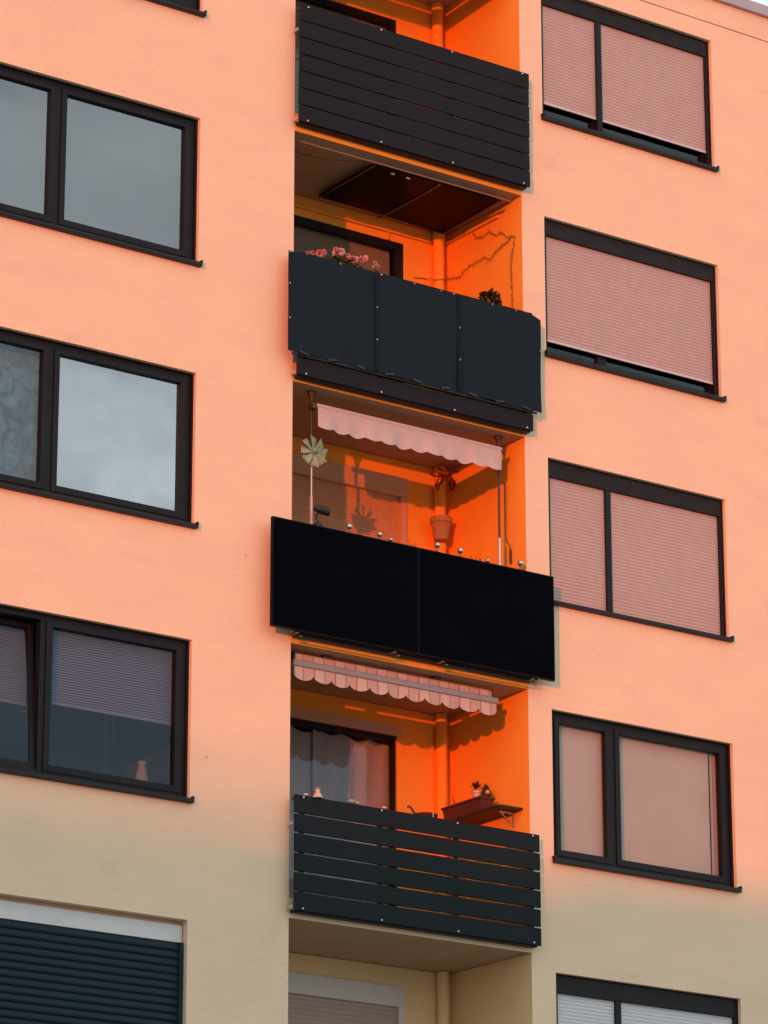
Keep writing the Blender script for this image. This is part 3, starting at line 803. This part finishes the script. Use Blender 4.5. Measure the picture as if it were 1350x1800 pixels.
cr_ = empty('awning_crank', (2.93, .27, 4.52)); MB().tube([(0, 0, .62), (0, 0, 0), (.012, -.005, -.03), (.045, -.015, -.09), (.05, -.02, -.14)], .006, 6).build('rod', 'pole_dark', cr_, True)
MB().tube([(.05, -.02, -.13), (.052, -.02, -.28)], .014, 8).build('grip', 'pole_dark', cr_, True)
tag(cr_, 'thin awning crank hanging beside the right awning pole', 'crank')

def pinwheel():
    e = empty('pinwheel', (.324, .105, 4.15))
    zc = .77
    MB().tube([(0, .02, 0), (0, .02, zc)], .010, 8).build('stick', 'pole_alu', e, True)
    me = None
    for k in range(8):
        if me is None:
            mb = MB(); n = 6
            for i in range(n):
                for j in range(3):
                    def pt(a, b):
                        r_ = .015+.135*a; w = .03+.085*a-(.05*(a-.7) if a > .7 else 0)
                        return (r_, -.02-.045*math.sin(a*2.2)*(b-.5), w*(b-.35)+.02*a)
                    mb.quad(pt(i/n, j/3), pt((i+1)/n, j/3), pt((i+1)/n, (j+1)/3), pt(i/n, (j+1)/3))
            o = mb.build('blade', 'blade_stripe', e, True); me = o.data
        else: o = link_mesh('blade', me, e)
        o.location = (0, 0, zc); o.rotation_euler = (0, R(45*k+12), 0)
    MB().ball((0, -.03, zc), .034, 10, 6).build('hub', 'hub_green', e, True)
    tag(e, 'striped pale green garden pinwheel on a stick above the solar panels', 'pinwheel')
pinwheel()

s = empty('clamp_spotlight', (.33, -.02, 4.03))
MB().cbox(-.045, .03, -.02, .09, -.03, .09, .008).build('clamp', 'black_plastic', s)
MB().tube([(0, .03, .09), (-.02, .03, .17), (.03, .03, .25)], .014, 8).build('arm', 'black_plastic', s, True)
MB().tube([(-.04, .04, .26), (.02, .02, .245), (.12, 0, .22)], [.03, .045, .038], 12).build('lamp_head', 'black_plastic', s, True)
tag(s, 'black clamp spotlight on the railing top below the pinwheel', 'spotlight')

def pot_shape(rt, h):
    return [(rt*.68, 0), (rt*.93, h*.74), (rt, h*.75), (rt*1.06, h*.77), (rt*1.06, h), (rt*.95, h), (rt*.85, h*.6)]
s = empty('hanging_flower_pot', (2.79, 1.235, 4.715))
MB().lathe(pot_shape(.118, .255), (0, 0, 0), 24).build('pot', 'terracotta', s, True)
MB().tube([(0, .02, .10), (.03, .06, .20), (.05, .05, .24)], .008, 6).build('hook', 'pole_dark', s)
tag(s, 'terracotta flower pot hung on the drain pipe in the orange corner', 'flower pot')

def bow():
    e = empty('ribbon_bow', (2.85, 1.255, 5.49))
    for sgn, w, h in ((-1, .21, .07), (1, .17, .075), (1, .11, .10), (-1, .13, .095)):
        mb = MB(); n = 20
        for i in range(n):
            a, b_ = 2*math.pi*i/n, 2*math.pi*(i+1)/n
            def q(t, d): return (sgn*w*.5*(1-math.cos(t)), -.03+.02*math.sin(2*t)+d, h*.75*math.sin(t)*(1 if w > .15 else .8)-(0 if w > .15 else .07)*(1-math.cos(t)))
            mb.quad(q(a, -.02), q(b_, -.02), q(b_, .02), q(a, .02))
        mb.build('loop', 'ribbon', e, True)
    for p in ([(0, -.03, 0), (-.03, -.05, -.07), (-.10, -.05, -.15), (-.12, -.04, -.21)], [(0, -.03, 0), (.03, -.05, -.06), (.06, -.05, -.13)]):
        mb = MB()
        for a, b_ in zip(p, p[1:]): mb.box(min(a[0], b_[0])-.012, max(a[0], b_[0])+.012, a[1]-.004, a[1]+.004, b_[2], a[2])
        MB().tube(p, .014, 5).build('tail', 'ribbon', e, True)
    MB().tube([(0, .013, .02), (0, .013, -.02)], .066, 16).build('band', 'ribbon', e, True)
    MB().ball((0, -.045, 0), .03, 8, 6).build('knot', 'ribbon', e, True)
    tag(e, 'dark red ribbon bow tied round the drain pipe under the ceiling', 'bow')
bow()

spots = [(.67, 'leftmost glass ball ornament on the solar panel railing', .033), (1.05, 'second glass ball from the left on the solar panel railing', .03), (1.19, 'low glass ball third from the left on the solar panel railing', .024),
         (1.785, 'glass ball ornament below the terracotta pot', .034), (2.082, 'glass ball ornament right of the terracotta pot', .033), (2.44, 'low glass ball at the foot of the right awning pole', .024), (2.874, 'rightmost glass ball ornament on the solar panel railing', .034)]
for x, lab, r_ in spots:
    zb_ = 4.14-(.034-r_)*5
    e = empty('glass_ornament', (x, -.06, 4.0))
    MB().ball((0, 0, zb_-4.0), r_, 16, 10).build('ball', 'ball_glass', e, True)
    MB().lathe([(.012, 0), (.012, zb_-4.0-r_*.9), (.02, zb_-4.0-r_*.75)], (0, 0, 0), 10).build('stake', 'panel_edge', e, True)
    tag(e, lab, 'ornament', 'glass balls along the railing')
for k, (x, lab) in enumerate(((1.475, 'small clear figurine between the glass balls'), (2.31, 'small twig ornament left of the right awning pole'))):
    e = empty('rail_decoration', (x, -.06, 3.995)); mb = MB()
    rnd = random.Random(k+20)
    for i in range(7): mb.tube([(rnd.uniform(-.07, .07), 0, 0), (rnd.uniform(-.09, .09), rnd.uniform(-.02, .02), rnd.uniform(.07, .14))], .0035, 5)
    mb.build('twig', 'garland', e); MB().ball((0, 0, .03), .022, 8, 6).build('knob', 'ball_glass' if k == 0 else 'garland', e, True)
    tag(e, lab, 'ornament')

# ---- fourth balcony: striped awning, curtain, planter shelf
def striped_awning():
    e = empty('striped_awning', (1.42, .14, 2.66)); xa, xb = -1.29, 1.27
    MB().tube([(xa+.02, .045, .066), (xb-.06, .045, .066)], .042, 18).build('fabric_roll', 'awning_stripe', e, True)
    MB().cbox(xa-.02, xb+.01, -.03, .015, -.045, .02, .008).build('front_bar', 'awning_bar', e)
    valance(xa, xb-.015, -.046, -.185, 11, .055, .55, -.012, .010, 1).build('valance', 'awning_stripe', e, True)
    MB().quad((xa+.02, -.004, .021), (xb-.06, -.004, .021), (xb-.06, .035, .106), (xa+.02, .035, .106)).build('fabric', 'awning_stripe', e, True)
    for x in (-.85, .53): MB().box(x-.05, x+.05, .03, .09, .108, .1425).build('ceiling_bracket', 'pole_dark', e)
    for x in (xa+.01, xb-.05): MB().box(x-.008, x+.008, .0, .09, .02, .107).build('end_plate', 'pole_dark', e)
    tag(e, 'striped awning rolled up under the ceiling, with scalloped striped valance', 'awning')
striped_awning()

def curtain():
    e = empty('curtain', (1.33, YB+.16, F(0)+.3)); top = 2.16
    nx, nz = 110, 40
    def pinch(x, z, kx, kz, hw):
        d = abs(z-kz); wdt = .05+.95*min(1, d/.75)**.85
        return kx+(x-kx)*(wdt if abs(x-kx) < hw else 1)
    for a, b_, kx in ((-.97, .30, -.40), (.02, 1.0, .44)):
        mb = MB(); cx = (a+b_)/2; kz = 1.22
        for i in range(nx+1):
            for j in range(nz+1):
                u = a+(b_-a)*i/nx; z = top*j/nz
                d = abs(z-kz); sq = 1-.20*math.exp(-(d/.30)**2)*math.exp(-((u-kx)/.32)**2)
                x = kx+(u-kx)*sq
                fold = math.sin((u-a)*26+.9*math.sin(z*2))*.009+.012*math.sin(u*9+z)
                fold += .05*math.exp(-((u-kx)/.1)**2)*math.exp(-(d/.5)**2)*-1
                zz = z-(.045*abs(math.sin((u-a)*8.5)) if j == nz else 0)
                mb.v.append((x, (.03 if kx < 0 else 0)+fold*(1-.5*math.exp(-(d/.2)**2)), zz))
        for i in range(nx):
            for j in range(nz):
                p = i*(nz+1)+j; mb.f.append((p, p+nz+1, p+nz+2, p+1))
        mb.build('drape', 'curtain', e, True)
        MB().ball((kx, -.05, kz), .035, 8, 6, 1.2).build('knot', 'curtain', e, True)
    MB().tube([(-.98, .01, top+.005), (.99, .01, top+.005)], .012, 8).build('curtain_rod', 'pole_dark', e)
    tag(e, 'pale knotted curtain behind the balcony door below the striped awning', 'curtain')
curtain()

def shelf():
    e = empty('wall_shelf', (2.999, .66, 1.52))
    MB().cbox(-.30, -.001, -.55, .56, 0, .025, .004).build('plate', 'black_plastic', e)
    for y in (-.40, .30):
        MB().box(-.20, -.002, y-.012, y+.012, -.02, -.001).box(-.018, -.002, y-.012, y+.012, -.15, -.021).tube([(-.19, y, -.01), (-.015, y, -.14)], .007, 6).build('bracket', 'galvanised', e)
    tag(e, 'black wall shelf on brackets carrying the brown planter', 'shelf')
shelf()
def planter():
    e = empty('planter_box', (2.80, .80, 1.547))
    mb = MB(); a, b_, h = .085, .34, .135
    mb.v = [(-a*.8, -b_*.93, 0), (a*.8, -b_*.93, 0), (a*.8, b_*.93, 0), (-a*.8, b_*.93, 0), (-a, -b_, h), (a, -b_, h), (a, b_, h), (-a, b_, h)]
    mb.f = [(0,3,2,1),(4,5,6,7),(0,1,5,4),(1,2,6,5),(2,3,7,6),(3,0,4,7)]
    mb.build('box', 'planter_brown', e)
    r_ = MB(); r_.box(-a-.012, a+.012, -b_-.012, b_+.012, h+.001, h+.022); r_.build('rim', 'planter_brown', e)
    tag(e, 'long brown planter box on the black wall shelf', 'planter')
planter()
s = empty('potted_succulent', (2.78, .62, 1.571+.135))
MB().lathe(pot_shape(.052, .085), (0, 0, 0), 14).build('pot', 'skin_pink', s, True)
mb = MB(); rnd = random.Random(4)
for i in range(40):
    d = Vector((rnd.gauss(0, 1), rnd.gauss(0, 1), rnd.uniform(.1, 1.6)))
    mb.leaf((0, 0, .09+rnd.uniform(0, .05)), d, Vector((0, 0, 1)), rnd.uniform(.06, .10), .022)
mb.build('foliage', 'leaf_dark', s); tag(s, 'spiky succulent in a pink pot on the brown planter', 'plant')
s = empty('round_lantern', (2.84, .53, 1.571+.135))
MB().lathe([(.03, 0), (.045, .02), (.05, .06), (.035, .10), (.02, .11)], (0, 0, 0), 14).build('body', 'leaf_dark', s, True)
MB().ball((-.02, -.045, .055), .026, 10, 6).build('globe', 'gold', s, True)
mb = MB()
for i in range(26):
    d = Vector((rnd.gauss(0, 1), rnd.gauss(0, 1), rnd.uniform(.2, 1.2)))
    mb.leaf((0, 0, .10), d, Vector((0, 0, 1)), rnd.uniform(.03, .07), .03)
mb.build('foliage', 'leaf', s); tag(s, 'small plant in a dark pot with a golden ball on the brown planter', 'plant')
s = MB().tube([(0, 0, 0), (-.02, 0, .05), (-.045, 0, .11)], [.008, .007, .004], 6).build('plant_stake', 'garland', None); s.location = (2.75, .95, 1.69)
tag(s, 'short leaning stake at the far end of the brown planter', 'stake')

s = empty('shallow_pan', (1.70, .06, 1.20))
MB().lathe([(.07, 0), (.125, .05), (.135, .075), (.128, .078), (.115, .055), (.06, .02)], (0, 0, 0), 22).build('bowl', 'planter_brown', s, True)
MB().tube([(-.12, 0, .07), (-.15, 0, .10), (-.18, 0, .135), (-.205, 0, .14), (-.215, 0, .125)], .011, 8).build('handle', 'planter_brown', s, True)
MB().tube([(0, -.12, .06), (0, -.14, .07), (0, -.145, .02)], .006, 6).build('rail_hook', 'galvanised', s)
tag(s, 'dark shallow pan with curled handle hooked inside the railing left of the planter', 'pan')

s = empty('gnome_figurine', (.262, -.11, 1.216))
MB().lathe([(.052, 0), (.05, .012), (.036, .04), (.02, .056)], (0, 0, 0), 14).build('body', 'skin_pink', s, True)
MB().ball((0, 0, .075), .026, 12, 8).build('head', 'cream', s, True)
MB().lathe([(.027, .083), (.018, .10), (.003, .116)], (0, 0, 0), 12).build('cap', 'terracotta', s, True)
tag(s, 'pink and cream figurine sitting on the lowest board railing', 'figurine')
for nm, x, r_, m_, lab in (('white_pebble', .12, .022, 'cream', 'small white pebble at the left end of the lowest board railing'), ('pale_shell', .672, .036, 'pale_green', 'pale green shell on the railing below the knotted curtain'),
                           ('gold_shell', .735, .024, 'gold', 'small golden shell right beside the pale green shell'), ('pink_shell', 1.07, .024, 'skin_pink', 'small pinkish shell on the railing, right of the other shells')):
    mb = MB(); n = 12
    for i in range(n+1):
        pass
    mb.ball((0, 0, r_*.55), r_, n, 7, .62)
    mb.v = [(x_*(1.25+.12*math.sin(9*math.atan2(y_, x_+1e-6))), y_, z_) for x_, y_, z_ in mb.v]
    o = mb.build(nm, m_, None, True); o.location = (x, -.111, 1.216); tag(o, lab, 'shell' if 'shell' in nm else 'pebble')

# ================================================================== across the street: unseen houses added to throw the shade on the lower floors
def opposite(name, D, xr, blocks, label, cat='house'):
    """unseen shade caster built as a flat roofed house, D metres towards the sun; xr: stretch of the facade it shades; blocks: roof pieces stepped to the shade edge (x from, x to, shade height)"""
    side = Vector((-TO_SUN.y, TO_SUN.x, 0))
    c = Vector((1.5, 0, 0))+TO_SUN*D
    base = min(b[2] for b in blocks)
    h = base+D*math.tan(SUN_EL)-GROUND
    e = empty(name, (c.x, c.y, GROUND)); e.rotation_euler = (0, 0, math.atan2(side.y, side.x))
    tag(e, label, cat)
    def S_(x): return (x-1.5)*side.x
    a, b = sorted((S_(xr[0]), S_(xr[1])))
    MB().box(a, b, 0, 10, 0, h-.3).build('wall', 'opp_wall', e)
    MB().box(a-.3, b+.3, -.3, 10.3, h-.299, h).build('roof', 'opp_roof', e)
    for xa, xb, z in blocks:
        if z-base < .02: continue
        sa, sb = sorted((S_(xa), S_(xb)))
        MB().box(sa+.01, sb-.01, 1, 8, h+.001, h+z-base).build('shade_step', 'opp_wall', e)  # added blocks that shape the shade edge on the facade
    wm = None; n = int((b-a)/3.6)
    for i in range(n):
        for k in range(3):
            if wm is None: o = MB().box(-.7, .7, -.02, .03, 0, 1.3).build('window', 'glass_grey', e); wm = o.data
            else: o = link_mesh('window', wm, e)
            o.location = (a+2+i*3.6, -.01, 1.2+k*3.0)
opposite('opposite_shade_house', 85.0, (-.2, 60), ((-.2, 1.2, .50), (1.2, 2.4, .60), (2.4, 3.55, .42), (3.55, 5.0, .76), (5.0, 58, .86)), 'unseen flat roofed house added behind the camera, stepped to shade the right lower floors')
opposite('distant_shade_house', 185.0, (-70, .6), ((-68, -1.2, .80), (-1.2, .6, .66)), 'unseen distant house added behind the camera to cast soft shade on the left lower floors')
